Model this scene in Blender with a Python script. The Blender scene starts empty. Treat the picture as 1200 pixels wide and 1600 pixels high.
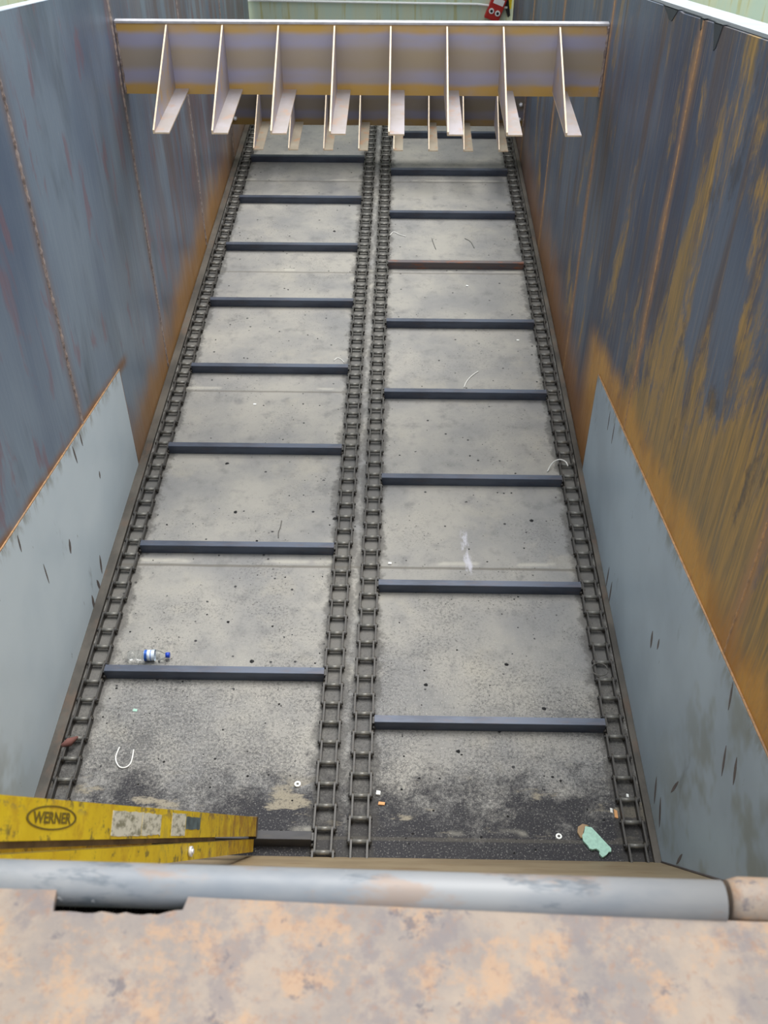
import bpy, bmesh, math, random
from mathutils import Vector, Matrix
random.seed(7)
S = bpy.context.scene
COL = S.collection

# ------------------------------------------------------------------ camera
CAM_H = 4.403
PITCH, YAW, ROLL, FPX = 0.7251, -0.01674, 0.00086, 1594.7
cd = bpy.data.cameras.new('camera')
cam = bpy.data.objects.new('camera', cd); COL.objects.link(cam)
F = Vector((math.sin(YAW)*math.cos(PITCH), math.cos(YAW)*math.cos(PITCH), -math.sin(PITCH)))
Rr = Vector((math.cos(YAW), -math.sin(YAW), 0)); U = Rr.cross(F)
c_, s_ = math.cos(ROLL), math.sin(ROLL)
R2 = c_*Rr + s_*U; U2 = -s_*Rr + c_*U
mw = Matrix((R2, U2, -F)).transposed().to_4x4(); mw.translation = Vector((0, 0, CAM_H))
cam.matrix_world = mw
cd.sensor_fit = 'VERTICAL'; cd.sensor_height = 36.0; cd.lens = FPX/1600*36.0
cd.clip_start = 0.05; cd.clip_end = 200
cd.dof.use_dof = True; cd.dof.focus_distance = 5.5; cd.dof.aperture_fstop = 5.5
S.camera = cam

# ------------------------------------------------------------------ sky and exposure
S.view_settings.view_transform = 'Standard'; S.view_settings.look = 'None'
S.view_settings.gamma = 1.0; S.view_settings.use_curve_mapping = False
S.view_settings.exposure = 0.1
W = bpy.data.worlds.new('overcast_sky'); S.world = W; W.use_nodes = True
wn = W.node_tree; wn.nodes.clear()
wo = wn.nodes.new('ShaderNodeOutputWorld'); wb = wn.nodes.new('ShaderNodeBackground')
tc = wn.nodes.new('ShaderNodeTexCoord'); sx = wn.nodes.new('ShaderNodeSeparateXYZ')
rp = wn.nodes.new('ShaderNodeValToRGB')
rp.color_ramp.elements[0].position = 0.0; rp.color_ramp.elements[0].color = (0.42, 0.43, 0.44, 1)
rp.color_ramp.elements[1].position = 0.95; rp.color_ramp.elements[1].color = (0.93, 0.97, 1.0, 1)
wn.links.new(tc.outputs['Generated'], sx.inputs[0]); wn.links.new(sx.outputs['Z'], rp.inputs[0])
wn.links.new(rp.outputs[0], wb.inputs[0]); wb.inputs[1].default_value = 1.55
wn.links.new(wb.outputs[0], wo.inputs[0])
sl = bpy.data.lights.new('sun', 'SUN'); sl.energy = 3.2; sl.angle = math.radians(38); sl.color = (1.0, 0.97, 0.92)
so = bpy.data.objects.new('sun', sl); COL.objects.link(so)
so.rotation_euler = Vector((-0.16, -0.42, -1)).to_track_quat('-Z', 'Y').to_euler()

# ------------------------------------------------------------------ node helper
class NT:
    def __init__(s, name):
        s.m = bpy.data.materials.new(name); s.m.use_nodes = True
        s.t = s.m.node_tree; s.t.nodes.clear()
        s.out = s.t.nodes.new('ShaderNodeOutputMaterial'); s.b = s.t.nodes.new('ShaderNodeBsdfPrincipled')
        s.t.links.new(s.b.outputs[0], s.out.inputs[0])
        s.tc = s.t.nodes.new('ShaderNodeTexCoord'); s.P = s.tc.outputs['Object']
    def ln(s, a, inp):
        if isinstance(a, bpy.types.NodeSocket): s.t.links.new(a, inp)
        else: inp.default_value = a
    def math(s, op, a, b=0.0, c=0.0, clamp=False):
        n = s.t.nodes.new('ShaderNodeMath'); n.operation = op; n.use_clamp = clamp
        s.ln(a, n.inputs[0]); s.ln(b, n.inputs[1]); s.ln(c, n.inputs[2]); return n.outputs[0]
    def add(s, a, b): return s.math('ADD', a, b)
    def sub(s, a, b): return s.math('SUBTRACT', a, b)
    def mul(s, a, b): return s.math('MULTIPLY', a, b)
    def mx(s, a, b): return s.math('MAXIMUM', a, b)
    def ab(s, a): return s.math('ABSOLUTE', a)
    def st(s, v, lo, hi, a=0.0, b=1.0):   # smooth step
        n = s.t.nodes.new('ShaderNodeMapRange'); n.interpolation_type = 'SMOOTHSTEP'; n.clamp = True
        s.ln(v, n.inputs[0]); n.inputs[1].default_value = lo; n.inputs[2].default_value = hi
        n.inputs[3].default_value = a; n.inputs[4].default_value = b; return n.outputs[0]
    def xyz(s, src=None):
        n = s.t.nodes.new('ShaderNodeSeparateXYZ'); s.t.links.new(src or s.P, n.inputs[0]); return n.outputs
    def mapping(s, sc=(1, 1, 1), loc=(0, 0, 0), rot=(0, 0, 0)):
        n = s.t.nodes.new('ShaderNodeMapping'); s.t.links.new(s.P, n.inputs[0])
        n.inputs['Scale'].default_value = sc; n.inputs['Location'].default_value = loc; n.inputs['Rotation'].default_value = rot
        return n.outputs[0]
    def noise(s, scale=5, detail=4, rough=0.55, sc=(1, 1, 1), loc=(0, 0, 0), dist=0.0, col=False, rot=(0,0,0)):
        n = s.t.nodes.new('ShaderNodeTexNoise'); s.t.links.new(s.mapping(sc, loc, rot), n.inputs['Vector'])
        n.inputs['Scale'].default_value = scale; n.inputs['Detail'].default_value = detail
        n.inputs['Roughness'].default_value = rough; n.inputs['Distortion'].default_value = dist
        return n.outputs['Color' if col else 'Fac']
    def vor(s, scale=5, sc=(1, 1, 1), loc=(0, 0, 0), feat='F1', out='Distance', rand=1.0):
        n = s.t.nodes.new('ShaderNodeTexVoronoi'); s.t.links.new(s.mapping(sc, loc), n.inputs['Vector'])
        n.feature = feat; n.inputs['Scale'].default_value = scale; n.inputs['Randomness'].default_value = rand
        return n.outputs[out]
    def mix(s, f, a, b, mode='MIX'):
        n = s.t.nodes.new('ShaderNodeMix'); n.data_type = 'RGBA'; n.blend_type = mode
        s.ln(f, n.inputs['Factor'])
        for v, k in ((a, 'A'), (b, 'B')):
            i = [q for q in n.inputs if q.name == k and q.type == 'RGBA'][0]
            s.ln(v if isinstance(v, bpy.types.NodeSocket) else (*v[:3], 1), i)
        return [q for q in n.outputs if q.type == 'RGBA'][0]
    def bump(s, h, strength=0.3, dist=0.01):
        n = s.t.nodes.new('ShaderNodeBump'); s.t.links.new(h, n.inputs['Height'])
        n.inputs['Strength'].default_value = strength; n.inputs['Distance'].default_value = dist
        s.t.links.new(n.outputs[0], s.b.inputs['Normal'])
    def fin(s, color, rough=0.5, metal=0.0, spec=0.5):
        if isinstance(color, tuple): color = (*color[:3], 1)
        s.ln(color, s.b.inputs['Base Color']); s.ln(rough, s.b.inputs['Roughness'])
        s.ln(metal, s.b.inputs['Metallic']); s.b.inputs['Specular IOR Level'].default_value = spec
        return s.m

def C(r, g, b):      # sRGB 0-255 -> linear
    f = lambda v: (v/255)/12.92 if v/255 <= 0.04045 else ((v/255+0.055)/1.055)**2.4
    return (f(r), f(g), f(b))

def simple(name, col, rough=0.5, metal=0.0, spec=0.5, vary=0.12, scale=20):
    n = NT(name); f = n.noise(scale, 4)
    c = n.mix(n.st(f, 0.3, 0.7), tuple(v*(1-vary) for v in col), tuple(min(1, v*(1+vary)) for v in col))
    return n.fin(c, rough, metal, spec)

# ------------------------------------------------------------------ materials
SEAMS = (0.6, 2.6, 4.6, 6.6, 8.6, 10.6)
def liner_top(y): return 0.79+0.215*(5.38-y)

def wall_mat(side):
    n = NT('mill_scale_steel_'+side); x, y, z = n.xyz()
    big = n.noise(1.1, 3, 0.5, sc=(1, 1, 0.45))
    streak = n.noise(2.2, 5, 0.6, sc=(1, 3.0, 0.35), loc=(3, 1, 2), dist=0.3)
    fine = n.noise(6, 6, 0.7, sc=(1, 9.0, 0.35))
    ys = n.math('PINGPONG', n.sub(y, 0.6), 1.0)          # distance to nearest vertical seam
    lt = n.sub(z, n.add(0.79, n.mul(0.215, n.sub(5.38, y))))   # height over the liner's top line
    wob = n.noise(3, 4, 0.6, sc=(1, 1, 0.6), loc=(5, 5, 5))
    if side == 'left':
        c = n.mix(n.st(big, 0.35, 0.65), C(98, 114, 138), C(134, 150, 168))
        c = n.mix(n.mul(n.st(n.noise(1.3, 5, 0.6, sc=(1, 1.6, 0.5), loc=(3, 1, 2), dist=0.3), 0.5, 0.72), 0.7), c, C(82, 94, 104))
        c = n.mix(n.mul(n.st(n.noise(2.6, 4, 0.6, sc=(1, 2.2, 0.7), loc=(9, 2, 1), dist=0.4), 0.56, 0.66), 0.55), c, C(138, 100, 108))
        far = n.st(y, 5.2, 8.5)
        c = n.mix(n.mul(far, n.st(streak, 0.38, 0.62, 0.15, 0.75)), c, C(112, 90, 88))
        halo = n.mul(n.st(n.add(ys, n.mul(0.08, wob)), 0.03, 0.14, 1, 0), 0.7)
        c = n.mix(halo, c, C(134, 116, 112))
        foot = n.mul(n.st(n.sub(z, n.mul(0.55, wob)), -0.22, 0.28, 1, 0), n.st(y, 5.2, 6.2, 0.7, 1))
        foot = n.mul(foot, n.st(y, 9.0, 11.0, 1, 0.5))
        c = n.mix(n.mul(foot, 0.8), c, C(190, 138, 68))
        edge = n.mul(n.st(n.ab(lt), 0.0, 0.07, 1, 0), n.st(y, 5.5, 5.7, 1, 0))
        c = n.mix(n.mul(edge, n.st(wob, 0.3, 0.55, 0.3, 1)), c, C(140, 98, 60))
        c = n.mix(n.mul(n.st(n.vor(7, sc=(1, 1, 0.35)), 0.0, 0.045, 1, 0), 0.7), c, C(175, 185, 190))
        r = n.st(fine, 0.3, 0.7, 0.36, 0.5)
    else:
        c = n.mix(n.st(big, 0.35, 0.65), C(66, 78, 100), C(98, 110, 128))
        c = n.mix(n.mul(n.st(streak, 0.45, 0.7), 0.8), c, C(92, 78, 72))
        # distance along the wall raises the ochre flash rust towards the camera and the liner
        near = n.st(y, 5.6, 2.4)
        low = n.st(lt, 0.0, 1.3, 1, 0)
        grow = n.add(n.mul(near, 0.12), n.mul(n.mul(low, n.st(y, 6.2, 4.6)), 0.17))
        grain = n.noise(34, 5, 0.8, sc=(1, 2.0, 0.6))
        hair = n.noise(9, 4, 0.75, sc=(1, 12, 0.22), loc=(0, 6, 1))
        yel = n.add(n.noise(1.5, 7, 0.68, sc=(1, 2.0, 0.75), loc=(1, 4, 7), dist=0.5), grow)
        yel = n.st(n.add(yel, n.add(n.mul(0.22, n.sub(grain, 0.5)), n.mul(0.22, n.sub(hair, 0.5)))), 0.56, 0.70)
        c = n.mix(n.mul(yel, 0.85), c, n.mix(n.st(fine, 0.35, 0.65), C(130, 110, 68), C(192, 152, 80)))
        scr = n.st(n.noise(7, 4, 0.7, sc=(1, 18, 0.16), loc=(0, 3, 0)), 0.60, 0.66)
        c = n.mix(n.mul(scr, 0.6), c, C(186, 152, 100))
        halo = n.mul(n.st(n.add(ys, n.mul(0.13, wob)), 0.05, 0.17, 1, 0), n.st(fine, 0.3, 0.6, 0.5, 1))
        c = n.mix(halo, c, C(168, 130, 94))
        band = n.mul(n.st(n.sub(lt, n.mul(0.35, wob)), -0.10, 0.12, 1, 0), n.st(y, 5.6, 6.0, 1, 0))
        c = n.mix(n.mul(band, n.st(grain, 0.3, 0.6, 0.6, 0.95)), c, n.mix(n.st(wob, 0.35, 0.6), C(176, 122, 50), C(206, 152, 70)))
        c = n.mix(n.mul(n.st(n.noise(2.1, 6, 0.7, sc=(1, 1.3, 0.8), loc=(6, 1, 2)), 0.56, 0.66), n.st(y, 5.2, 4.2, 0, 0.6)), c, C(66, 64, 68))
        foot = n.mul(n.st(n.sub(z, n.mul(0.6, wob)), -0.2, 0.35, 1, 0), n.st(y, 5.0, 5.5, 0, 1))
        c = n.mix(n.mul(foot, n.st(y, 7.5, 11, 0.85, 0.45)), c, C(158, 112, 70))
        c = n.mix(n.st(n.noise(2.4, 2, 0.5, sc=(1, 1.5, 0.7), loc=(2, 8, 3)), 0.74, 0.78), c, C(140, 84, 92))
        r = n.st(fine, 0.3, 0.7, 0.42, 0.58)
    n.bump(fine, 0.05, 0.01)
    return n.fin(c, r, 0.25, 0.5)

def floor_mat():
    n = NT('worn_floor_plate'); x, y, z = n.xyz()
    a = n.noise(1.6, 6, 0.6, dist=0.2); b = n.noise(7, 6, 0.65, loc=(4, 1, 0))
    c = n.mix(n.st(a, 0.3, 0.7), C(128, 128, 128), C(157, 154, 147))
    c = n.mix(n.mul(n.st(b, 0.5, 0.72), 0.6), c, C(108, 108, 108))
    c = n.mix(n.mul(n.st(n.noise(16, 6, 0.75, sc=(1, .6, 1), loc=(4, 1, 2)), 0.55, 0.7), 0.35), c, C(98, 98, 98))
    c = n.mix(n.mul(n.st(n.noise(2.3, 5, 0.6, loc=(7, 3, 0)), 0.56, 0.7), 0.4), c, C(164, 159, 147))
    # gritty speckle, denser towards the near end
    g = n.noise(62, 8, 0.9); near = n.st(y, 4.9, 2.5)
    patch = n.noise(2.0, 4, 0.6, loc=(3, 9, 0))
    dens = n.add(n.mul(near, 0.12), n.mul(n.sub(patch, 0.5), 0.30))
    sp = n.st(n.add(g, dens), 0.56, 0.66)
    c = n.mix(n.mul(sp, 0.75), c, C(62, 62, 64))
    c = n.mix(n.mul(n.st(n.noise(120, 2, 0.7, loc=(2, 2, 0)), 0.60, 0.68), n.st(near, 0.2, 0.8, 0.1, 0.6)), c, C(205, 200, 190))
    # loose dark chips
    v = n.vor(9, out='Distance'); vr = n.noise(18, 2, 0.5, loc=(1, 1, 4))
    c = n.mix(n.mul(n.st(v, 0.06, 0.10, 1, 0), n.st(vr, 0.47, 0.53)), c, C(44, 44, 46))
    v2 = n.vor(24, loc=(3, 3, 0)); c = n.mix(n.mul(n.st(v2, 0.07, 0.12, 1, 0), n.st(patch, 0.42, 0.58)), c, C(60, 58, 56))
    # black fines heaped at the near end
    d = n.add(n.sub(3.10, y), n.mul(1.15, n.sub(n.noise(3.5, 6, 0.65, loc=(8, 0, 0)), 0.5)))
    d = n.add(d, n.mul(0.5, n.sub(n.noise(14, 3, 0.6, loc=(1, 0, 3)), 0.5)))
    dk = n.st(n.add(d, n.mul(0.5, n.sub(g, 0.5))), 0.02, 0.42)
    blk = n.mix(n.st(n.noise(110, 2, 0.7, loc=(5, 5, 0)), 0.56, 0.70), C(40, 40, 46), C(128, 126, 124))
    c = n.mix(n.mul(dk, 0.93), c, blk)
    pp = n.noise(3.0, 5, 0.65, sc=(0.8, 2.0, 1), loc=(5.5, 2.5, 0))
    c = n.mix(n.mul(n.st(pp, 0.56, 0.62), n.mul(n.st(y, 3.0, 2.85), n.st(y, 2.6, 2.68))), c, n.mix(n.st(g, 0.5, 0.62), C(142, 135, 120), C(60, 58, 58)))
    # grease along the chain tracks
    gr = None
    for cx in (-1.641, -0.331, -0.158, 1.152):
        k = n.st(n.sub(n.ab(n.sub(x, cx)), n.mul(0.22, n.sub(n.noise(7, 6, 0.75, loc=(cx, 0, 0)), 0.46))), 0.05, 0.09, 1, 0)
        gr = k if gr is None else n.mx(gr, k)
    c = n.mix(n.mul(gr, 0.62), c, C(66, 64, 62))
    # sheet joints
    for sy, st_ in ((2.62, .4), (4.46, .7), (6.32, .6), (8.16, .6), (10.07, .6)):
        k = n.st(n.ab(n.sub(n.add(y, n.mul(0.012, n.noise(4, 2))), sy)), 0.006, 0.014, 1, 0)
        c = n.mix(n.mul(k, st_), c, C(96, 92, 84))
        k2 = n.mul(n.st(n.ab(n.sub(y, sy+0.035)), 0.0, 0.03, 1, 0), n.st(n.noise(3, 3, loc=(sy, 0, 0)), 0.52, 0.6))  # highlight painted as a pale broken band just beyond the joint
        c = n.mix(n.mul(k2, 0.35), c, C(206, 202, 188))
    # smear of pale paint on the right track
    ux = n.sub(x, n.add(0.435, n.mul(-0.09, n.sub(y, 4.6))))
    k = n.mul(n.st(n.ab(n.add(ux, n.mul(0.09, n.sub(b, 0.5)))), 0.008, 0.03, 1, 0), n.st(n.ab(n.sub(y, 4.6)), 0.14, 0.22, 1, 0))
    c = n.mix(n.mul(k, n.st(n.noise(30, 3, 0.7, sc=(1, .3, 1)), 0.4, 0.6, 0, .7)), c, C(196, 196, 208))
    n.bump(g, 0.25, 0.006)
    return n.fin(c, n.st(dk, 0, 1, 0.62, 0.8), 0.0, 0.35)

def liner_mat(name, base, low):
    n = NT(name); x, y, z = n.xyz()
    a = n.noise(1.4, 4, 0.5)
    c = n.mix(n.st(a, 0.3, 0.7), base, low)
    c = n.mix(n.mul(n.st(n.noise(3.2, 4, 0.6, sc=(1, 1.6, 0.7), loc=(3, 3, 1)), 0.66, 0.78), 0.5), c, C(96, 104, 108))
    k = n.mul(n.st(n.noise(6, 5, 0.7, sc=(1, 3, 0.8), loc=(1, 7, 2)), 0.69, 0.74), 0.8)
    c = n.mix(k, c, C(78, 82, 84))
    ol = n.mul(n.st(y, 3.1, 2.3), n.st(n.noise(3, 3, 0.6, loc=(2, 6, 6)), 0.45, 0.6))
    c = n.mix(n.mul(ol, 0.5), c, C(120, 118, 92))
    lt = n.sub(z, n.add(0.79, n.mul(0.215, n.sub(5.38, y))))
    e = n.mul(n.st(lt, -0.10, 0.0), n.st(n.noise(7, 5, 0.7, sc=(1, 1.5, 0.5)), 0.45, 0.62))
    c = n.mix(n.mul(e, 0.6), c, C(112, 110, 92))
    return n.fin(c, 0.42, 0.1, 0.5)

def streaky_steel(name, a, b, rust, amt=0.5, sc=(1, 1, 1), rough=0.5, metal=0.3):
    n = NT(name)
    f = n.noise(4, 5, 0.6, sc=sc); g = n.noise(9, 5, 0.65, sc=sc, loc=(3, 2, 8))
    c = n.mix(n.st(f, 0.35, 0.65), a, b)
    c = n.mix(n.mul(n.st(g, 0.52, 0.66), amt), c, rust)
    n.bump(g, 0.15, 0.004)
    return n.fin(c, rough, metal)

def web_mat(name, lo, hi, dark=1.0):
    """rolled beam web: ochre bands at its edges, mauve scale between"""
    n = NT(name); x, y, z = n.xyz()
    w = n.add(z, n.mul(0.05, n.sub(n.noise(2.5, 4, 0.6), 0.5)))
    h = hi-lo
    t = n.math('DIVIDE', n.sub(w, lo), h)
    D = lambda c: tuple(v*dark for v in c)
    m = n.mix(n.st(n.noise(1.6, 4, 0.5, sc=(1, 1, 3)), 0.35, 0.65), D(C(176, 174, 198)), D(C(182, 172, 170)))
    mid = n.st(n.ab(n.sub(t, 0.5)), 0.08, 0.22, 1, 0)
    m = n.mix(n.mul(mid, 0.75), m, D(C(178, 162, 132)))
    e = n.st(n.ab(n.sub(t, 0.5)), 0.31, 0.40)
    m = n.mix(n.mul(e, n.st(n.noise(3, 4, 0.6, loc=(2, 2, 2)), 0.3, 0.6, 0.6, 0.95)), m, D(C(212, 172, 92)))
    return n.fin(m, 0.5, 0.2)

M = {}
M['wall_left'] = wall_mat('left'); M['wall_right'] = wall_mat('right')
M['floor'] = floor_mat()
M['liner_l'] = liner_mat('grey_liner_left', C(208, 221, 230), C(194, 209, 220))
M['liner_r'] = liner_mat('grey_liner_right', C(176, 192, 204), C(158, 173, 185))
M['scorch'] = simple('scorch', C(98, 90, 88), 0.7)
M['weld'] = streaky_steel('weld_bead', C(178, 164, 160), C(120, 108, 106), C(204, 172, 150), 0.6, (8, 8, 8), 0.5, 0.1)
M['weldr'] = streaky_steel('weld_bead_orange', C(184, 144, 104), C(150, 122, 98), C(206, 158, 98), 0.7, (8, 8, 8), 0.55, 0.0)
M['chain'] = streaky_steel('greasy_chain_steel', C(40, 39, 39), C(58, 56, 54), C(78, 70, 58), 0.5, (3, 3, 3), 0.42, 0.15)
M['roller'] = streaky_steel('polished_roller', C(128, 127, 122), C(92, 91, 88), C(148, 134, 108), 0.3, (3, 3, 3), 0.36, 0.15)
M['flight'] = streaky_steel('blue_black_bar', C(60, 66, 80), C(80, 88, 104), C(92, 82, 82), 0.3, (0.6, 2, 2), 0.42, 0.35)
M['flight_rusty'] = streaky_steel('rusty_bar', C(84, 78, 84), C(100, 92, 92), C(140, 84, 56), 0.75, (0.6, 2, 2), 0.5, 0.2)
M['curb'] = streaky_steel('curb_steel', C(62, 59, 55), C(92, 87, 80), C(100, 80, 66), 0.5, (1, 0.6, 1), 0.6, 0.2)
M['web1'] = web_mat('beam_web_near', 2.07, 2.50)
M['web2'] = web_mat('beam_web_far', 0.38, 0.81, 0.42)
M['galv'] = simple('bright_edge', C(182, 182, 188), 0.45, 0.1)
M['gusset'] = streaky_steel('gusset_plate', C(162, 156, 172), C(172, 158, 146), C(196, 156, 92), 0.6, (1, 1, 1), 0.5, 0.2)
M['gedge'] = simple('fresh_cut_edge', C(222, 200, 172), 0.5)
M['gfoot'] = streaky_steel('gusset_foot', C(170, 162, 158), C(182, 176, 180), C(190, 154, 128), 0.5, (1, 1, 1), 0.42, 0.25)
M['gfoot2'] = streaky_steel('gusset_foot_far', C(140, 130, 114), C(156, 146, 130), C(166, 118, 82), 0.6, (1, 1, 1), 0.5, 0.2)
M['bolt'] = simple('zinc_bolt', C(225, 226, 230), 0.3, 0.2)
M['front'] = streaky_steel('tan_front_plate', C(132, 116, 92), C(148, 132, 106), C(120, 96, 68), 0.5, (0.5, 1, 1), 0.6, 0.1)
M['dark'] = simple('black_rubber', C(48, 56, 64), 0.6)

def rust_plate():
    n = NT('mottled_rust_plate')
    a = n.noise(7, 8, 0.68, dist=0.2); b = n.noise(14, 8, 0.72, loc=(2, 4, 0)); d = n.noise(45, 6, 0.75, loc=(9, 1, 0))
    c = n.mix(n.st(a, 0.35, 0.65), C(124, 116, 112), C(148, 134, 121))
    c = n.mix(n.mul(n.st(b, 0.48, 0.62), 0.6), c, C(168, 134, 102))
    c = n.mix(n.mul(n.st(n.noise(9, 8, 0.72, loc=(5, 5, 2)), 0.50, 0.62), 0.6), c, C(106, 100, 104))
    c = n.mix(n.mul(n.st(n.noise(13, 6, 0.75, loc=(1, 8, 2)), 0.58, 0.66), 0.7), c, C(78, 76, 86))
    c = n.mix(n.mul(n.st(d, 0.52, 0.68), 0.6), c, C(134, 104, 86))
    sp = n.noise(16, 5, 0.75, loc=(3, 3, 9)); reg = n.noise(2.2, 2, 0.5, loc=(6.3, 1, 0))
    c = n.mix(n.st(n.add(sp, n.mul(0.35, n.sub(reg, 0.5))), 0.71, 0.76), c, C(205, 206, 210))
    n.bump(d, 0.25, 0.004)
    return n.fin(c, 0.6, 0.0, 0.4)
M['rust_plate'] = rust_plate()
def pipe_mat():
    n = NT('weathered_pipe')
    a = n.noise(5, 5, 0.6, sc=(0.5, 1, 1)); b = n.noise(9, 5, 0.65, sc=(0.5, 1, 1), loc=(4, 4, 4))
    c = n.mix(n.st(a, 0.35, 0.65), C(116, 123, 132), C(142, 144, 147))
    c = n.mix(n.mul(n.st(b, 0.50, 0.62), 0.6), c, C(146, 122, 104))
    c = n.mix(n.mul(n.st(n.noise(7, 5, 0.7, sc=(0.5, 1.5, 1.5), loc=(1, 1, 7)), 0.54, 0.62), 0.7), c, C(88, 98, 108))
    c = n.mix(n.st(n.add(n.noise(18, 5, 0.75, loc=(3, 3, 9)), n.mul(0.35, n.sub(n.noise(2.2, 2, 0.5, loc=(6.3, 1, 0)), 0.5))), 0.68, 0.73), c, C(205, 207, 211))
    return n.fin(c, 0.5, 0.1, 0.4)
M['pipe'] = pipe_mat()
def yellow():
    n = NT('scuffed_yellow_fibreglass')
    a = n.noise(5, 5, 0.6); b = n.noise(11, 6, 0.7, loc=(1, 2, 3))
    c = n.mix(n.st(a, 0.35, 0.65), C(224, 192, 22), C(240, 212, 36))
    c = n.mix(n.mul(n.st(b, 0.5, 0.66), 0.6), c, C(196, 150, 36))
    c = n.mix(n.mul(n.st(n.noise(16, 6, 0.75, loc=(7, 2, 1)), 0.56, 0.64), 0.8), c, C(104, 92, 58))
    x, y, z = n.xyz()
    k = n.mul(n.st(n.noise(9, 6, 0.7, sc=(1, 2, 1), loc=(2, 2, 6)), 0.55, 0.62), n.st(y, 0.005, 0.04))
    c = n.mix(n.mul(k, 0.8), c, C(122, 112, 92))
    c = n.mix(n.mul(n.st(n.noise(6, 6, 0.7, sc=(1, 1, 1.5), loc=(8, 2, 6)), 0.58, 0.64), n.st(z, 2.0, 1.2, 0, 0.8)), c, C(104, 108, 100))
    # older, dirtier towards the foot (local z is the distance along the rail)
    c = n.mix(n.mul(n.st(z, 1.6, 0.2), n.st(b, 0.36, 0.6, 0.25, 0.9)), c, C(166, 122, 40))
    return n.fin(c, 0.5, 0.0, 0.4)
M['yellow'] = yellow()
M['logo'] = simple('logo_ink', C(112, 96, 30), 0.6)
def sticker():
    n = NT('torn_sticker'); f = n.noise(30, 6, 0.7, sc=(1, 1, 0.4))
    c = n.mix(n.st(f, 0.45, 0.62), C(226, 226, 214), C(140, 140, 122)); return n.fin(c, 0.6)
M['sticker'] = sticker()
M['sticker_blue'] = simple('blue_sticker', C(86, 104, 112), 0.6, vary=0.4)
M['brown'] = streaky_steel('brown_hardware', C(92, 74, 52), C(130, 110, 80), C(60, 46, 34), 0.5, (2, 2, 2), 0.6, 0.2)
M['alu'] = simple('aluminium', C(176, 178, 180), 0.35, 0.7)
def building():
    n = NT('pale_building_wall'); x, y, z = n.xyz()
    f = n.noise(3, 5, 0.6, sc=(2.2, 1, 0.25)); g = n.noise(5, 4, 0.6, sc=(3.5, 1, 0.2), loc=(3, 3, 3))
    c = n.mix(n.st(f, 0.35, 0.65), C(196, 204, 178), C(184, 204, 190))
    c = n.mix(n.mul(n.st(g, 0.56, 0.66), 0.6), c, C(178, 170, 96))
    return n.fin(c, 0.6)
M['building'] = building()
M['concrete'] = simple('pale_concrete', C(172, 180, 186), 0.8, scale=6, vary=0.08)
M['ground'] = simple('pale_ground', C(206, 210, 190), 0.9, scale=3, vary=0.15)
M['white'] = simple('white_plastic', C(236, 238, 236), 0.4, vary=0.03)
M['red'] = simple('red_paint', C(178, 44, 38), 0.45)
M['yellow_tag'] = simple('yellow_tag', C(232, 208, 40), 0.5)
M['black'] = simple('black', C(26, 26, 28), 0.6)
M['green_paint'] = simple('mint_paint', C(158, 200, 184), 0.55, vary=0.1, scale=60)
M['plaster'] = simple('bare_brown_back', C(160, 134, 104), 0.8)
M['wood'] = simple('splinter', C(214, 158, 104), 0.7)
M['wire_white'] = simple('white_wire', C(226, 226, 222), 0.4)
M['wire_dark'] = simple('dark_wire', C(90, 88, 84), 0.5)
M['blue'] = simple('blue_cap', C(30, 70, 190), 0.4)
def label_mat():
    n = NT('bottle_label'); x, y, z = n.xyz()
    k = n.st(n.ab(n.sub(x, -0.015)), 0.006, 0.010, 1, 0)
    k = n.mx(k, n.st(n.ab(n.sub(x, 0.013)), 0.001, 0.003, 1, 0))
    c = n.mix(k, C(214, 226, 240), C(36, 96, 190)); return n.fin(c, 0.35)
M['label'] = label_mat()
g = NT('clear_plastic'); g.b.inputs['Transmission Weight'].default_value = 1.0; g.b.inputs['IOR'].default_value = 1.25
M['clear'] = g.fin((0.94, 0.97, 0.98), 0.08)

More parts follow.
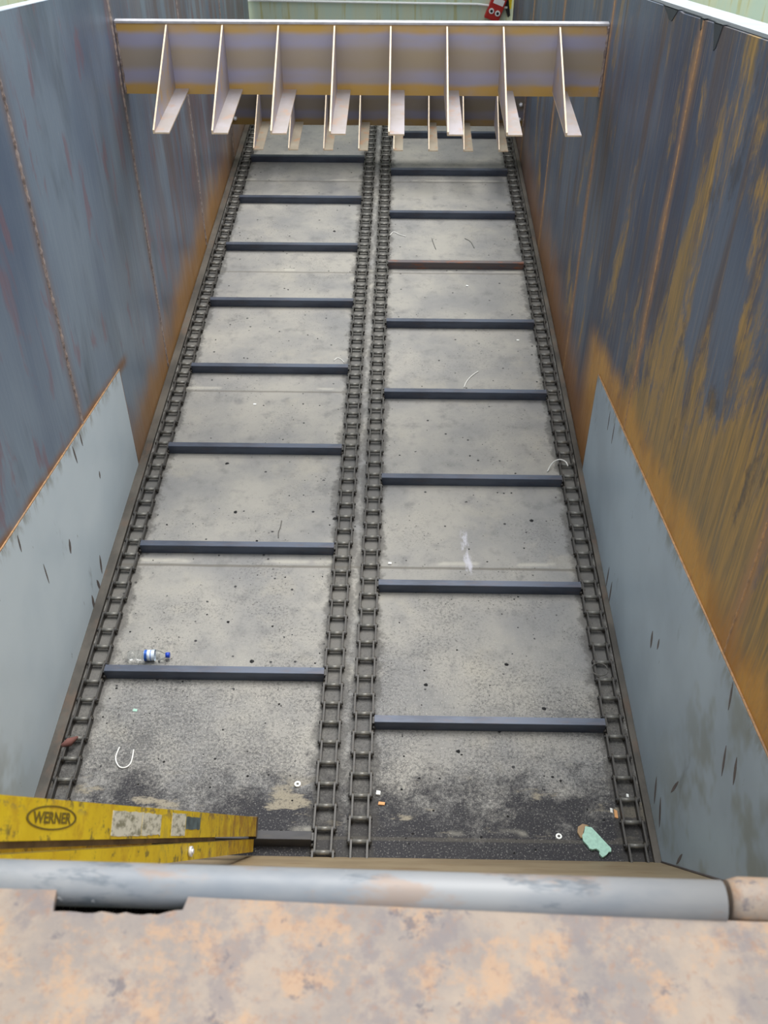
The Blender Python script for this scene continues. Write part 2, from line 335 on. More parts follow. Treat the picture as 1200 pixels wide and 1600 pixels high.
# ------------------------------------------------------------------ mesh helpers
class MB:
    def __init__(s): s.bm = bmesh.new(); s.mats = []
    def mi(s, m):
        if m not in s.mats: s.mats.append(m)
        return s.mats.index(m)
    def box(s, a, b, m=None, T=None, bev=0.0):
        a = Vector(a); b = Vector(b)
        r = bmesh.ops.create_cube(s.bm, size=1.0, matrix=Matrix.Translation((a+b)/2) @ Matrix.Diagonal((*[abs(b[i]-a[i]) for i in range(3)], 1)))
        vs = r['verts']; fs = list({f for v in vs for f in v.link_faces})
        if bev:
            es = list({e for v in vs for e in v.link_edges})
            rr = bmesh.ops.bevel(s.bm, geom=es, offset=bev, segments=2, affect='EDGES', profile=0.5)
            fs = [f for f in rr['faces']]; vs = list({v for f in fs for v in f.verts})
            seen = set(vs); st = list(vs)
            while st:
                v = st.pop()
                for e in v.link_edges:
                    o = e.other_vert(v)
                    if o not in seen: seen.add(o); st.append(o)
            vs = list(seen); fs = list({f for v in vs for f in v.link_faces})
        if T is not None: bmesh.ops.transform(s.bm, matrix=T, verts=vs)
        k = s.mi(m) if m else 0
        for f in fs: f.material_index = k
        return vs
    def prism(s, pts, d, m=None, side=None):
        """polygon pts (3-D, planar) pushed by vector d"""
        d = Vector(d); k = s.mi(m) if m else 0; ks = s.mi(side) if side else k
        A = [s.bm.verts.new(Vector(p)) for p in pts]; B = [s.bm.verts.new(Vector(p)+d) for p in pts]
        f = s.bm.faces.new(A); f.material_index = k
        f = s.bm.faces.new(B[::-1]); f.material_index = k
        for i in range(len(A)):
            j = (i+1) % len(A); f = s.bm.faces.new((A[j], A[i], B[i], B[j])); f.material_index = ks
    def tube(s, pts, r, seg=12, m=None, cap=True, radii=None):
        pts = [Vector(p) for p in pts]; k = s.mi(m) if m else 0; rings = []
        up = None
        for i, p in enumerate(pts):
            t = (pts[min(i+1, len(pts)-1)]-pts[max(i-1, 0)]).normalized()
            if up is None: up = t.orthogonal().normalized()
            up = (up-t*up.dot(t)).normalized(); sd = t.cross(up)
            rr = radii[i] if radii else r
            rings.append([s.bm.verts.new(p+(up*math.cos(2*math.pi*j/seg)+sd*math.sin(2*math.pi*j/seg))*rr) for j in range(seg)])
        for a, b in zip(rings, rings[1:]):
            for j in range(seg):
                f = s.bm.faces.new((a[j], a[(j+1) % seg], b[(j+1) % seg], b[j])); f.material_index = k; f.smooth = True
        if cap:
            f = s.bm.faces.new(rings[0][::-1]); f.material_index = k
            f = s.bm.faces.new(rings[-1]); f.material_index = k
    def build(s, name, mat, parent=None, loc=None):
        bmesh.ops.recalc_face_normals(s.bm, faces=s.bm.faces)
        me = bpy.data.meshes.new(name); s.bm.to_mesh(me); s.bm.free()
        if s.mats and mat is None:
            for q in s.mats: me.materials.append(q)
        else: me.materials.append(mat)
        o = bpy.data.objects.new(name, me); COL.objects.link(o)
        if loc: o.location = loc
        if parent: o.parent = parent
        return o
def tag(o, label, cat, group=None, kind=None):
    o['label'] = label; o['category'] = cat
    if group: o['group'] = group
    if kind: o['kind'] = kind
    return o
def empty(name, loc, label, cat, group=None):
    o = bpy.data.objects.new(name, None); COL.objects.link(o); o.location = loc; o.empty_display_size = 0.1
    return tag(o, label, cat, group)
def struct(o): o['kind'] = 'structure'; return o

# ------------------------------------------------------------------ the bin: floor and walls
XL, XR = -1.775, 1.265
Y0, Y1 = 0.30, 12.60
def top(y): return 3.07-0.2*(y-4.8)
fl = MB(); fl.box((XL, 1.6, -0.06), (XR, 12.66, 0.0)); struct(fl.build('floor', M['floor']))

def side_wall(name, x, dx, mat, nib=False):
    b = MB(); pts = [(x, Y0, -0.06), (x, Y1, -0.06), (x, Y1, top(Y1))]
    if nib:     # torn strips hanging over the lip of the right wall
        pts += [(x, 5.3, top(5.3)), (x, 5.02, top(5.02)), (x, 4.97, top(4.97)-0.005), (x, 4.2, top(4.2))]
    pts += [(x, Y0, top(Y0))]
    b.prism(pts, (dx, 0, 0)); return struct(b.build(name, mat))
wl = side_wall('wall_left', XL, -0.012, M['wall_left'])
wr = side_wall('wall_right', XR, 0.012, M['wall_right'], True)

def bead(x, sgn, y, z0, z1, mat, parent, w=0.011, h=0.006):
    b = MB(); n = int((z1-z0)/0.018); ring = []
    for i in range(n+1):
        z = z0+(z1-z0)*i/n; k = 1+0.25*math.sin(i*2.1)+random.uniform(-.2, .2)
        yy = y+0.003*math.sin(i*0.21)+random.uniform(-.001, .001)
        ring.append([b.bm.verts.new((x, yy-w*k, z)), b.bm.verts.new((x+sgn*h*k*0.8, yy-w*k*.5, z)), b.bm.verts.new((x+sgn*h*k, yy, z)),
                     b.bm.verts.new((x+sgn*h*k*0.8, yy+w*k*.5, z)), b.bm.verts.new((x, yy+w*k, z))])
    for p, q in zip(ring, ring[1:]):
        for j in range(4): f = b.bm.faces.new((p[j], p[j+1], q[j+1], q[j])); f.smooth = True
    return b.build('weld_seam', mat, parent)
for y in SEAMS[1:]:
    lo = liner_top(y)+0.01 if y < 5.38 else 0.03
    bead(XL, 1, y, lo, top(y)-0.002, M['weld'], wl, 0.014, 0.007)
    bead(XR, -1, y, lo, top(y)-0.002, M['weldr'], wr, 0.007, 0.004)

# grey liners in the near lower corners
def lens(b, x, y, z, L, w, tilt, off):
    n = 10; P = []
    for i in range(n):
        a = 2*math.pi*i/n; u = math.cos(a)*L/2; v = math.sin(a)*w/2*(1-abs(math.cos(a))**3*0.6)
        P.append((x, y+u*math.sin(tilt)+v*math.cos(tilt), z+u*math.cos(tilt)-v*math.sin(tilt)))
    b.prism(P, (off, 0, 0), M['scorch'])
YLF = 1.515
def liner(x, sgn, mat, label, marks):
    b = MB(); T = sgn*0.008
    x += sgn*0.001
    pts = [(x, 2.518, 0.0), (x, 5.40, 0.0), (x, 5.40, liner_top(5.40)), (x, YLF, liner_top(YLF)), (x, 1.849, 1.0)]
    b.prism(pts, (T, 0, 0), mat)
    for (y, z, L, w, t) in marks: lens(b, x+T, y, z, L, w, t, sgn*0.0012)
    o = b.build('liner_plate', None); tag(o, label, 'steel plate'); return o
lm = [(4.50, .93, .10, .016, -.05), (4.36, .93, .13, .018, -.1), (3.45, 1.12, .10, .015, .1), (4.33, .12, .13, .03, .25), (4.22, .06, .10, .03, -.2), (4.08, .05, .12, .035, .1),
      (3.98, .60, .09, .03, .3), (4.65, .55, .05, .02, .2), (3.62, .75, .14, .012, 0)]
rm = [(4.93, .78, .13, .014, .1), (4.78, .80, .15, .016, .05), (4.30, .10, .15, .022, .1), (4.18, .03+.06, .16, .024, .15),
      (2.80, .16, .15, .025, .45), (2.68, .16, .15, .028, .6), (2.62, .46, .15, .018, -.25), (2.36, .30, .12, .018, -.15), (2.30, 1.12, .14, .018, .35), (2.2, 1.2, .12, .022, .4),
      (3.35, .62, .10, .03, .3), (3.25, .70, .07, .02, .1), (2.42, 1.36, .13, .016, .3)]
liner(XL, 1, M['liner_l'], 'pale grey liner plate on the left wall behind the yellow ladder', lm)
liner(XR, -1, M['liner_r'], 'blue-grey liner plate with dark scorch marks on the rusty right wall', rm)
# rusty bead along liner top edges
for x, sgn, m_, nm in ((XL, 1, M['weldr'], wl), (XR, -1, M['weldr'], wr)):
    b = MB(); b.tube([(x+sgn*0.004, YLF, liner_top(YLF)+0.004), (x+sgn*0.004, 5.41, liner_top(5.41)+0.004), (x+sgn*0.004, 5.41, 0.0)], 0.005, 6)
    b.build('liner_weld', m_, nm)

# curb angles between wall foot and chain
def curb(x0, x1, label):
    b = MB(); b.box((x0, 2.0, 0.0), (x1, 12.55, 0.028), bev=0.003)
    wx = x0 if abs(x0-XL) < .1 else x1
    tag(b.build('curb_strip', M['curb']), label, 'curb strip')
curb(XL+0.0085, -1.712, 'narrow worn steel curb strip along the foot of the left wall')
curb(1.222, XR-0.0085, 'narrow worn steel curb strip along the foot of the right wall')

# ------------------------------------------------------------------ drag chains
PITCH_L = 0.99681/8
def plate_mesh(off):
    b = MB(); P = []; L = PITCH_L; hh = 0.019
    for i in range(9): a = math.pi/2+math.pi*i/8; P.append((0, math.cos(a)*hh, hh+0.003+math.sin(a)*hh))
    for i in range(9): a = -math.pi/2+math.pi*i/8; P.append((0, L+math.cos(a)*hh, hh+0.003+math.sin(a)*hh))
    b.prism(P, (0.0095, 0, 0)); return b
def m2(b, nm, mat): o = b.build(nm, mat); me = o.data; bpy.data.objects.remove(o); return me
bR = MB(); bR.tube([(-0.0345, 0, 0.024), (0.0345, 0, 0.024)], 0.0115, 12)
bP = MB(); bP.tube([(-0.060, 0, 0.024), (-0.050, 0, 0.024), (-0.050, 0, 0.024), (0.050, 0, 0.024), (0.050, 0, 0.024), (0.060, 0, 0.024)], 0.006, 8, radii=[.009, .009, .006, .006, .009, .009])
ME = {'plate': m2(plate_mesh(0), 'side_plate', M['chain']), 'roll': m2(bR, 'roller', M['roller']), 'pin': m2(bP, 'pin', M['chain'])}
YB_L, YB_R = 3.58264, 3.2681
def chain(x, phase, label):
    t = empty('drag_chain', (x, 2.2, 0.0), label, 'chain')
    y = phase+PITCH_L/2
    while y > 2.28: y -= PITCH_L
    i = 0
    while y < 12.45:
        wob = 0.004*math.sin(y*1.7+x*5)
        r = bpy.data.objects.new('roller', ME['roll']); COL.objects.link(r); r.parent = t; r.location = (wob, y-2.2, 0)
        p = bpy.data.objects.new('pin', ME['pin']); COL.objects.link(p); p.parent = r
        off = 0.0440 if i % 2 else 0.0340
        for sx_ in (off, -off-0.0095):
            k = bpy.data.objects.new('side_plate', ME['plate']); COL.objects.link(k); k.parent = r; k.location = (sx_, 0, 0)
        y += PITCH_L; i += 1
chain(-1.641, YB_L, 'greasy roller chain beside the curb at the foot of the left wall')
chain(-0.331, YB_L, 'greasy roller chain in the middle, the left one of the close pair')
chain(-0.158, YB_R, 'greasy roller chain in the middle, the right one of the close pair')
chain(1.152, YB_R, 'greasy roller chain beside the curb at the foot of the right wall')

# ------------------------------------------------------------------ flight bars
def flight_meshes(mat):
    b = MB(); L = 1.2; h = 0.066; w = 0.045; t = 0.009
    # Y = 0 is the front face; leg stands in front, the other leg folds back at the top
    b.prism([(0, 0, 0.002), (0, t, 0.002), (0, t, h-t), (0, w, h-t), (0, w, h), (0, 0.002, h), (0, 0, h-0.002)], (L, 0, 0))
    bar = m2(b, 'angle_bar', mat)
    b = MB(); b.box((-0.012, 0.008, 0.002), (0.004, 0.052, 0.045), bev=0.002); lug = m2(b, 'end_lug', M['chain'])
    b = MB(); b.tube([(-0.004, 0.012, 0.02), (-0.004, -0.012, 0.02)], 0.010, 6); nut = m2(b, 'nut', M['chain'])
    return bar, lug, nut
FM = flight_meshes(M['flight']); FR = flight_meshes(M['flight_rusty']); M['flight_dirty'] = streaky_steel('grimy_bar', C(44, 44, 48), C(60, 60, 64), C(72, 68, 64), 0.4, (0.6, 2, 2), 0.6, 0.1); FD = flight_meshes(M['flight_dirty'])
def flight(x, y, label, fm=FM, track='left'):
    t = empty('flight_bar', (x, y-0.022, 0), label, 'crossbar', 'flight bars of the %s track' % track)
    for nm, me, dx, sx_ in (('angle_bar', fm[0], 0, 1), ('end_lug', fm[1], 0.0, 1), ('end_lug', fm[1], 1.2, -1)):
        o = bpy.data.objects.new(nm, me); COL.objects.link(o); o.parent = t; o.location = (dx, 0, 0); o.scale = (sx_, 1, 1)
        if nm == 'end_lug':
            q = bpy.data.objects.new('nut', fm[2]); COL.objects.link(q); q.parent = o
LN = {-1: 'dark steel crossbar half hidden behind the foot of the yellow ladder',
      0: 'dark steel crossbar on the left track with the plastic bottle lying against it',
      1: 'dark steel crossbar on the left track, next one beyond the bottle',
      2: 'dark steel crossbar on the left track, second beyond the one holding the bottle',
      3: 'dark steel crossbar on the left track, third beyond the one holding the bottle',
      4: 'dark steel crossbar on the left track, fourth beyond the one holding the bottle',
      5: 'dark steel crossbar on the left track, third before the far beam counting back',
      6: 'dark steel crossbar on the left track, second nearest to the far beam',
      7: 'dark steel crossbar on the left track right under the gussets of the far beam'}
RN = {0: 'dark steel crossbar on the right track nearest the mint green fragment',
      1: 'dark steel crossbar on the right track beside a floor seam, second from the near end',
      2: 'dark steel crossbar on the right track with a white wire arc at its right end',
      3: 'dark steel crossbar on the right track with a white wire touching its far side',
      4: 'dark steel crossbar on the right track, just this side of the rust-brown one',
      5: 'rust-brown crossbar on the right track, the only rusty one',
      6: 'dark steel crossbar on the right track, just beyond the rust-brown one',
      7: 'dark steel crossbar on the right track just in front of the far beam gussets',
      8: 'black crossbar on the right track seen between the gussets under the far beam'}
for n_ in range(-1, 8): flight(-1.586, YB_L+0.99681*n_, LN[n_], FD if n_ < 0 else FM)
for n_ in range(0, 9): flight(-0.103, YB_R+0.99681*n_, RN[n_], FR if n_ == 5 else FM, 'right')

# ------------------------------------------------------------------ cross beams with gussets
def beam(yw, z0, z1, web, foot, label, bolts):
    t = empty('cross_beam', ((XL+XR)/2, yw, z0), label, 'steel beam'); t0 = Vector(t.location)
    def P(b, nm, m, par=t):
        bmesh.ops.translate(b.bm, verts=b.bm.verts, vec=-t0 if par is t else (0, 0, 0)); o = b.build(nm, m, par); return o
    b = MB(); b.box((XL+.001, yw, z0), (XR-.001, yw+0.012, z1))
    o = P(b, 'web', None if False else web); o.data.transform(Matrix.Translation(t0)); o.location = -t0
    b = MB(); b.box((XL+.001, yw-0.008, z1), (XR-.001, yw+0.040, z1+0.016), bev=0.003); P(b, 'top_flange', M['galv'])
    b = MB(); b.box((XL+.001, yw+0.012, z0), (XR-.001, yw+0.09, z0+0.012)); P(b, 'bottom_flange', web)
    for s, x in ((1, XL), (-1, XR)):
        b = MB(); n = 22
        b.tube([(x+s*0.004, yw-0.003, z0+(z1-z0)*i/n) for i in range(n+1)], 0.008, 6, radii=[0.006+random.uniform(0, .006) for i in range(n+1)])
        P(b, 'end_weld', M['weld'])
    for i in range(8):
        x = -1.456+0.3447*i; yt = yw-0.73; zt = z0+0.035; th = 0.010
        b = MB()
        b.prism([(x, yw, z1-0.004), (x, yw, zt), (x, yt, zt), (x, yt, zt+0.014), (x, yw-0.02, z1-0.004)], (th, 0, 0), M['gusset'], M['gedge'])
        g_ = P(b, 'gusset', None)
        b = MB()
        b.prism([(x+th, yw-.001, zt-0.009), (x+th+.085, yw-.001, zt-0.009), (x+th+.085, yt, zt-0.009), (x, yt, zt-0.009), (x, yw-.001, zt-0.009)], (0, 0, 0.009), foot, M['gedge'])
        bmesh.ops.translate(b.bm, verts=b.bm.verts, vec=-t0); b.build('gusset_foot', None, g_)
    for (x, s, z) in bolts:
        b = MB(); b.tube([(x, yw-.001, z), (x, yw-0.014, z)], 0.022, 6); b.tube([(x, yw-0.014, z), (x, yw-0.024, z), (x, yw-.032, z)], 0.014, 10, radii=[.019, .016, .006]); P(b, 'bolt', M['bolt'])
    return t
beam(6.66, 2.065, 2.490, M['web1'], M['gfoot'], 'near cross beam high between the walls with eight triangular gussets', [])
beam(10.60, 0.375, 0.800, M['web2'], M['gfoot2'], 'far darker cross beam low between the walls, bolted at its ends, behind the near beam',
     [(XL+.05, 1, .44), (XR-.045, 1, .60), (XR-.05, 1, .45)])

# ------------------------------------------------------------------ front end: sloping plate, rail pipe, rusty deck
pA, pB = Vector((-1.775, 0.858, 2.835)), Vector((0.541, 0.838, 2.812))
b = MB()
b.prism([(XL, 2.515, 0.0), (XL, 1.845, 1.0), (XL, 0.850, 2.780), (XL, 0.838, 2.775), (XL, 1.833, 0.995), (XL, 2.503, 0.0)], (XR-XL, 0, 0))
wf = struct(b.build('wall_front', M['front']))
b = MB(); b.tube([(XR-.010, 2.515, 0.004), (XR-.010, 1.85, 1.0), (XR-.010, 1.30, 1.98)], 0.006, 6); b.build('corner_weld', M['scorch'], wf)
b = MB(); b.tube([pA.lerp(pB, i/6) for i in range(7)], 0.0355, 32)
tag(b.build('rail_pipe', M['pipe']), 'weathered blue-grey steel pipe along the edge of the rusty deck', 'pipe')
b = MB(); pC = Vector((0.553, 0.845, 2.806)); b.tube([pC, pC+Vector((0.02, 0, 0)), Vector((XR-.002, 0.84, 2.792))], 0.038, 32, radii=[.033, .038, .038])
tag(b.build('rail_pipe', M['rust_plate']), 'short pinkish pipe stub right of the dark joint, beside the right wall', 'pipe')
# deck: thin plate with a ragged slot burnt out under the pipe
b = MB(); zt = lambda x: 2.852-0.027*(x+0.7) if x > -0.9 else 2.857
edge = []; x = XL+.002
xs = [XL+.002, -0.735+.105]
prof = [(XL+.002, 0.830), (-0.544, 0.826), (-0.542, 0.796)]
for i in range(17):
    q = i/16; prof.append((-0.540+0.205*q, 0.784+0.005*random.random()+(0.010*(q-.8)/.2 if q > .8 else 0)))
prof += [(-0.328, 0.826), (0.0, 0.814), (0.578, 0.804), (XR-.002, 0.806)]
pts = [(px, py, zt(px)) for px, py in prof]+[(XR-.002, 0.10, zt(XR)), (XL+.002, 0.10, zt(XL))]
b.prism(pts, (0, 0, -0.010)); b.box((XL+.002, 0.10, -0.3), (XR-.002, 0.11, 2.80))  # unseen skirt plate added to shut light out, so the slot reads black
tag(b.build('deck_plate', M['rust_plate']), 'pale rust-mottled steel deck plate filling the foreground, slot burnt in it', 'steel plate')

# ------------------------------------------------------------------ folded stepladder leaning into the near left corner
foot = Vector((-0.640, 2.640, 0.045)); head = Vector((-0.755, 1.060, 2.670))
d = (head-foot).normalized(); w = Vector((0, .66, .75)); w = (w-d*w.dot(d)).normalized(); nrm = w.cross(d).normalized()
if nrm.x < 0: nrm = -nrm
foot = foot+d*0.05      # it stands on the crossbar
LT = empty('step_ladder', foot, 'scuffed yellow folded stepladder leaning out of the bin over the pipe', 'ladder')
LT.matrix_world = Matrix((nrm, w, d)).transposed().to_4x4(); LT.matrix_world.translation = foot
LM = Matrix((nrm, w, d)).transposed().to_4x4(); LM.translation = foot
LT.rotation_euler = LM.to_euler(); LT.location = foot
LEN = 3.75
def rail(h, xo, wlo, len_, tilt, name, z0=0.0):   # C channel: web faces +x, flanges fold back
    b = MB(); t = 0.004; fl_ = 0.030
    sg = 1 if xo >= -0.01 else -1
    X = lambda v: xo - sg*v
    prof = [(X(0), 0), (X(0), h), (X(fl_), h), (X(fl_), h-t), (X(t), h-t), (X(t), t), (X(fl_), t), (X(fl_), 0)]
    b.prism([(px, wlo+py, z0) for px, py in prof], (0, 0, len_))
    o = b.build(name, M['yellow'], LT); o.rotation_euler = (tilt, 0, 0); return o
fr = rail(0.086, 0.0, -0.043, LEN, 0.0, 'side_rail')
fr2 = rail(0.086, -0.50, -0.043, LEN, 0.0, 'side_rail')
rr1 = rail(0.056, -0.006, -0.112, LEN-.1, 0.004, 'rear_rail', 0.04); rr2 = rail(0.056, -0.49, -0.112, LEN-.1, 0.004, 'rear_rail', 0.04)
for i in range(1, 11):
    b = MB(); b.box((-0.497, -0.040, 0.32*i-0.012), (-0.004, 0.036, 0.32*i+0.012), bev=0.003); b.build('step', M['alu'], LT)
for x in (-0.001, -0.499):
    b = MB(); b.box((x-.036 if x > -.1 else x-.003, -0.047, -0.001), (x+.003 if x > -.1 else x+.036, 0.047, 0.035), bev=0.004); b.build('rubber_foot', M['brown'], LT)
b = MB(); b.box((-0.028, -0.058, 0.9), (-0.012, -0.044, 3.5)); b.build('gap_bar', M['brown'], LT)  # added bar, brown to stand in for the dark gap between the rails
b = MB(); b.tube([(-0.004, -0.088, 1.36), (0.006, -0.088, 1.36)], 0.018, 12); b.tube([(0.0, -0.088, 1.36), (0.011, -0.088, 1.36)], 0.009, 6); b.build('rivet', M['bolt'], LT)
# maker's logo: ring and lettering on the rail's outer face (rail +z runs to the left of the picture)
def plate_on_rail(z0, z1, y0, y1, mat, name, par, x=0.0002, jag=0):
    b = MB(); P = []
    n = 8
    for i in range(n+1): P.append((x, y0+random.uniform(0, jag), z0+(z1-z0)*i/n))
    for i in range(n+1): P.append((x, y1-random.uniform(0, jag), z1+(z0-z1)*i/n))
    b.prism(P, (0.0008, 0, 0)); o = b.build(name, mat, par); return o
def zpx(px):     # picture column -> distance along the rail, from its two known ends
    i0, i1 = 1/1.96, 1/4.87; inv = i0+(i1-i0)*px/405.0; return 3.065*(1-(1/inv-1.96)/(4.87-1.96))-0.05
zc0, zc1 = zpx(120), zpx(42)
zc = (zc0+zc1)/2; half = (zc1-zc0)/2; yc = 0.004; hh = 0.026
b = MB(); n = 48; 
for k in range(n):
    a0, a1 = 2*math.pi*k/n, 2*math.pi*(k+1)/n
    q = lambda a, s: (0.0003, yc+math.sin(a)*hh*s, zc+math.cos(a)*half*(1-(1-s)*0.6))
    b.prism([q(a0, 1), q(a1, 1), q(a1, .87), q(a0, .87)], (0.0008, 0, 0))
b.build('maker_emblem', M['logo'], fr)
cu = bpy.data.curves.new('lettering', 'FONT'); cu.body = 'WERNER'; cu.size = 1.0; cu.extrude = 0.0; cu.offset = 0.03
cu.align_x = 'CENTER'; cu.align_y = 'CENTER'
to = bpy.data.objects.new('lettering', cu); COL.objects.link(to)
bpy.context.view_layer.update()
me = bpy.data.meshes.new_from_object(to.evaluated_get(bpy.context.evaluated_depsgraph_get()))
bpy.data.objects.remove(to)
xs_ = [v.co.x for v in me.vertices]; ys_ = [v.co.y for v in me.vertices]
cx_, cy_ = (min(xs_)+max(xs_))/2, (min(ys_)+max(ys_))/2; wx_, hy_ = max(xs_)-min(xs_), max(ys_)-min(ys_)
for v in me.vertices:
    u = (v.co.x-cx_)/wx_*half*1.52; q = (v.co.y-cy_)/hy_*hh*0.95
    v.co = Vector((0.0012, yc+q, zc-u))
me.materials.clear(); me.materials.append(M['logo'])
lo = bpy.data.objects.new('lettering', me); COL.objects.link(lo); lo.parent = fr
plate_on_rail(zpx(222), zpx(176), -0.037, 0.030, M['sticker'], 'sticker', fr, jag=.003)['label'] = 'torn silver-white sticker'
plate_on_rail(zpx(252), zpx(223), -0.037, 0.030, M['sticker'], 'sticker', fr, jag=.006)['label'] = 'worn scratched sticker'
plate_on_rail(zpx(290), zpx(269), -0.038, 0.034, M['sticker'], 'sticker', fr, jag=.002)['label'] = 'short white sticker'
plate_on_rail(zpx(313), zpx(291), -0.018, 0.026, M['sticker_blue'], 'sticker', fr, jag=.004)['label'] = 'faded blue sticker'

# ------------------------------------------------------------------ beyond the bin
b = MB(); b.box((-9, 12.67, -0.35), (9, 12.80, 4.5)); struct(b.build('wall_back', M['building']))
b = MB(); b.box((-9, -2, -0.40), (9, 12.67, -0.35)); struct(b.build('floor', M['ground']))
b = MB(); b.tube([(-2.2, 12.64, 1.03), (0.3, 12.64, 1.005), (0.85, 12.64, 1.0), (1.2, 12.64, 0.965)], 0.013, 10)
tag(b.build('conduit', M['white']), 'thin white conduit run along the pale back wall', 'conduit')
t = empty('isolator_box', (1.065, 12.60, 0.96), 'small tilted red box with white label and two round eyes on back wall', 'switch box')
t.rotation_euler = (0, math.radians(20), 0)
b = MB(); b.box((-0.085, 0, -0.13), (0.085, 0.066, 0.30), bev=0.006); b.build('casing', M['red'], t)
b = MB(); b.box((-0.055, -0.003, 0.05), (0.065, 0.002, 0.115)); b.build('label_plate', M['white'], t)
for dx in (-0.038, 0.038):
    b = MB(); b.tube([(dx, 0.0, -0.035), (dx, -0.012, -0.035)], 0.030, 16); o = b.build('socket', M['white'], t)
    b = MB(); b.tube([(dx, -0.010, -0.035), (dx, -0.015, -0.035)], 0.016, 12); b.build('socket_hole', M['black'], o)
b = MB(); b.prism([(1.20, 12.64, 0.95), (1.245, 12.64, 0.95), (1.255, 12.64, 1.25), (1.17, 12.64, 1.25)], (0, 0.028, 0), M['yellow_tag'])
b.prism([(1.215, 12.635, 0.86), (1.24, 12.635, 0.88), (1.20, 12.635, 1.10), (1.165, 12.635, 1.2), (1.16, 12.635, 1.0)], (0, 0.034, 0), M['black'])
tag(b.build('hanging_strap', None), 'yellow and black strap end hanging by the right wall at the back', 'strap')

# lip and ledge outside the walls
def slope_box(name, mat, x0, x1, dz0, dz1, y0=0.3, y1=12.55, parent=None):
    b = MB(); b.prism([(x0, y0, top(y0)+dz0), (x0, y0, top(y0)+dz1), (x0, y1, top(y1)+dz1), (x0, y1, top(y1)+dz0)], (x1-x0, 0, 0)); return b.build(name, mat, parent)
tag(slope_box('rubber_seal', M['dark'], XR+.0125, XR+.058, -0.10, 0.004), 'dark rubber seal strip running along outside top of right wall', 'seal')
tag(slope_box('ledge_channel', M['concrete'], XR+.059, XR+.21, -0.16, 0.0), 'pale grey ledge running outside the top of the right wall', 'ledge')
tag(slope_box('ledge_channel', M['concrete'], XL-.10, XL-.013, -0.12, -0.002), 'pale ledge running outside the top of the left wall', 'ledge')
# ragged rubber flaps over the right lip
for k, (y, wd, dp) in enumerate(((4.37, .13, .10), (4.62, .06, .045), (5.2, .30, .05))):
    b = MB(); x = XR-.003
    b.prism([(x, y-wd/2, top(y-wd/2)+.004), (x, y-wd*.2, top(y)-dp*.8), (x, y, top(y)-dp), (x, y+wd*.12, top(y)-dp*.75), (x, y+wd/2, top(y+wd/2)+.004)], (0.003, 0, 0))
    b.prism([(x, y-wd/2, top(y-wd/2)+.001), (x, y+wd/2, top(y+wd/2)+.001), (x, y+wd/2, top(y+wd/2)+.005), (x, y-wd/2, top(y-wd/2)+.005)], (0.03, 0, 0))
    tag(b.build('rubber_flap', M['dark']), ['dark pointed rubber flap drooping over the right wall lip, largest one',
        'tiny dark rubber flap over the right wall lip beside the weld seam', 'long shallow dark rubber flap over the right wall lip, farthest one'][k], 'flap', 'rubber flaps on the right wall lip')

# ------------------------------------------------------------------ litter on the floor
BZ = 0.0
bt = empty('plastic_bottle', (-1.372, 3.705, 0.0), 'clear crushed plastic bottle with blue cap lying against a crossbar', 'bottle')
bt.rotation_euler = (0, 0, math.radians(2))
b = MB(); R = .031; pr = [(-.118, .018), (-.112, .026), (-.09, .029), (-.075, .023), (-.06, .028), (-.04, .027), (-.02, .030), (.03, .030), (.045, .028), (.062, .026), (.085, .014), (.096, .012)]
b.tube([(x, 0.004*math.sin(x*60), R) for x, r in pr], 0, 20, radii=[r for x, r in pr]); b.build('body', M['clear'], bt)
b = MB(); b.tube([(-.024, 0, R), (.034, 0, R)], 0.0308, 24, cap=False); b.build('paper_band', M['label'], bt)
b = MB(); b.tube([(.094, 0, R), (.116, 0, R)], 0.0155, 20); b.build('cap', M['blue'], bt)

def smooth(pts, n=6):
    P = [Vector(p) for p in pts]; out = []
    for i in range(len(P)-1):
        p0, p1, p2, p3 = P[max(i-1, 0)], P[i], P[i+1], P[min(i+2, len(P)-1)]
        for k in range(n):
            t = k/n; out.append(0.5*((2*p1)+(p2-p0)*t+(2*p0-5*p1+4*p2-p3)*t*t+(3*p1-p0-3*p2+p3)*t**3))
    return out+[P[-1]]
def wire(pts, r, mat, label, z=0.0, cat='wire', name='wire_offcut'):
    b = MB(); b.tube(smooth([(x, y, (z if not isinstance(z, list) else z[i])+r) for i, (x, y) in enumerate(pts)]), r, 8)
    tag(b.build(name, mat), label, cat, 'wire scraps')
wire([(-1.415, 3.111), (-1.421, 3.045), (-1.394, 2.995), (-1.36, 2.988), (-1.337, 3.019), (-1.339, 3.097)], .004, M['wire_white'], 'white U-shaped wire lying on the gritty floor near the ladder')
wire([(1.02, 5.395), (1.056, 5.451), (1.102, 5.473), (1.144, 5.453), (1.156, 5.404)], .004, M['wire_white'], 'white arched wire lying over the right chain beside a crossbar end', [0, .03, .046, .046, .046])
wire([(0.496, 6.39), (0.518, 6.467), (0.561, 6.546), (0.613, 6.608)], .004, M['wire_white'], 'pale bent wire standing off the far side of a crossbar, right track')
wire([(-0.095, 8.87), (-0.062, 8.94), (-0.007, 8.889), (0.053, 8.851)], .004, M['wire_white'], 'pale kinked wire beside the middle chain on the right track, far half')
wire([(0.298, 8.817), (0.308, 8.727), (0.329, 8.602)], .003, M['wire_dark'], 'thin dark curved wire on the right track, nearer the middle chain')
wire([(0.602, 8.822), (0.653, 8.759), (0.682, 8.633)], .003, M['wire_dark'], 'thin dark curved wire on the right track amid dark chips')
wire([(-0.741, 4.869), (-0.743, 4.802), (-0.751, 4.76), (-0.746, 4.706)], .003, M['wire_dark'], 'thin dark wire lying lengthwise on the left track before a crossbar')
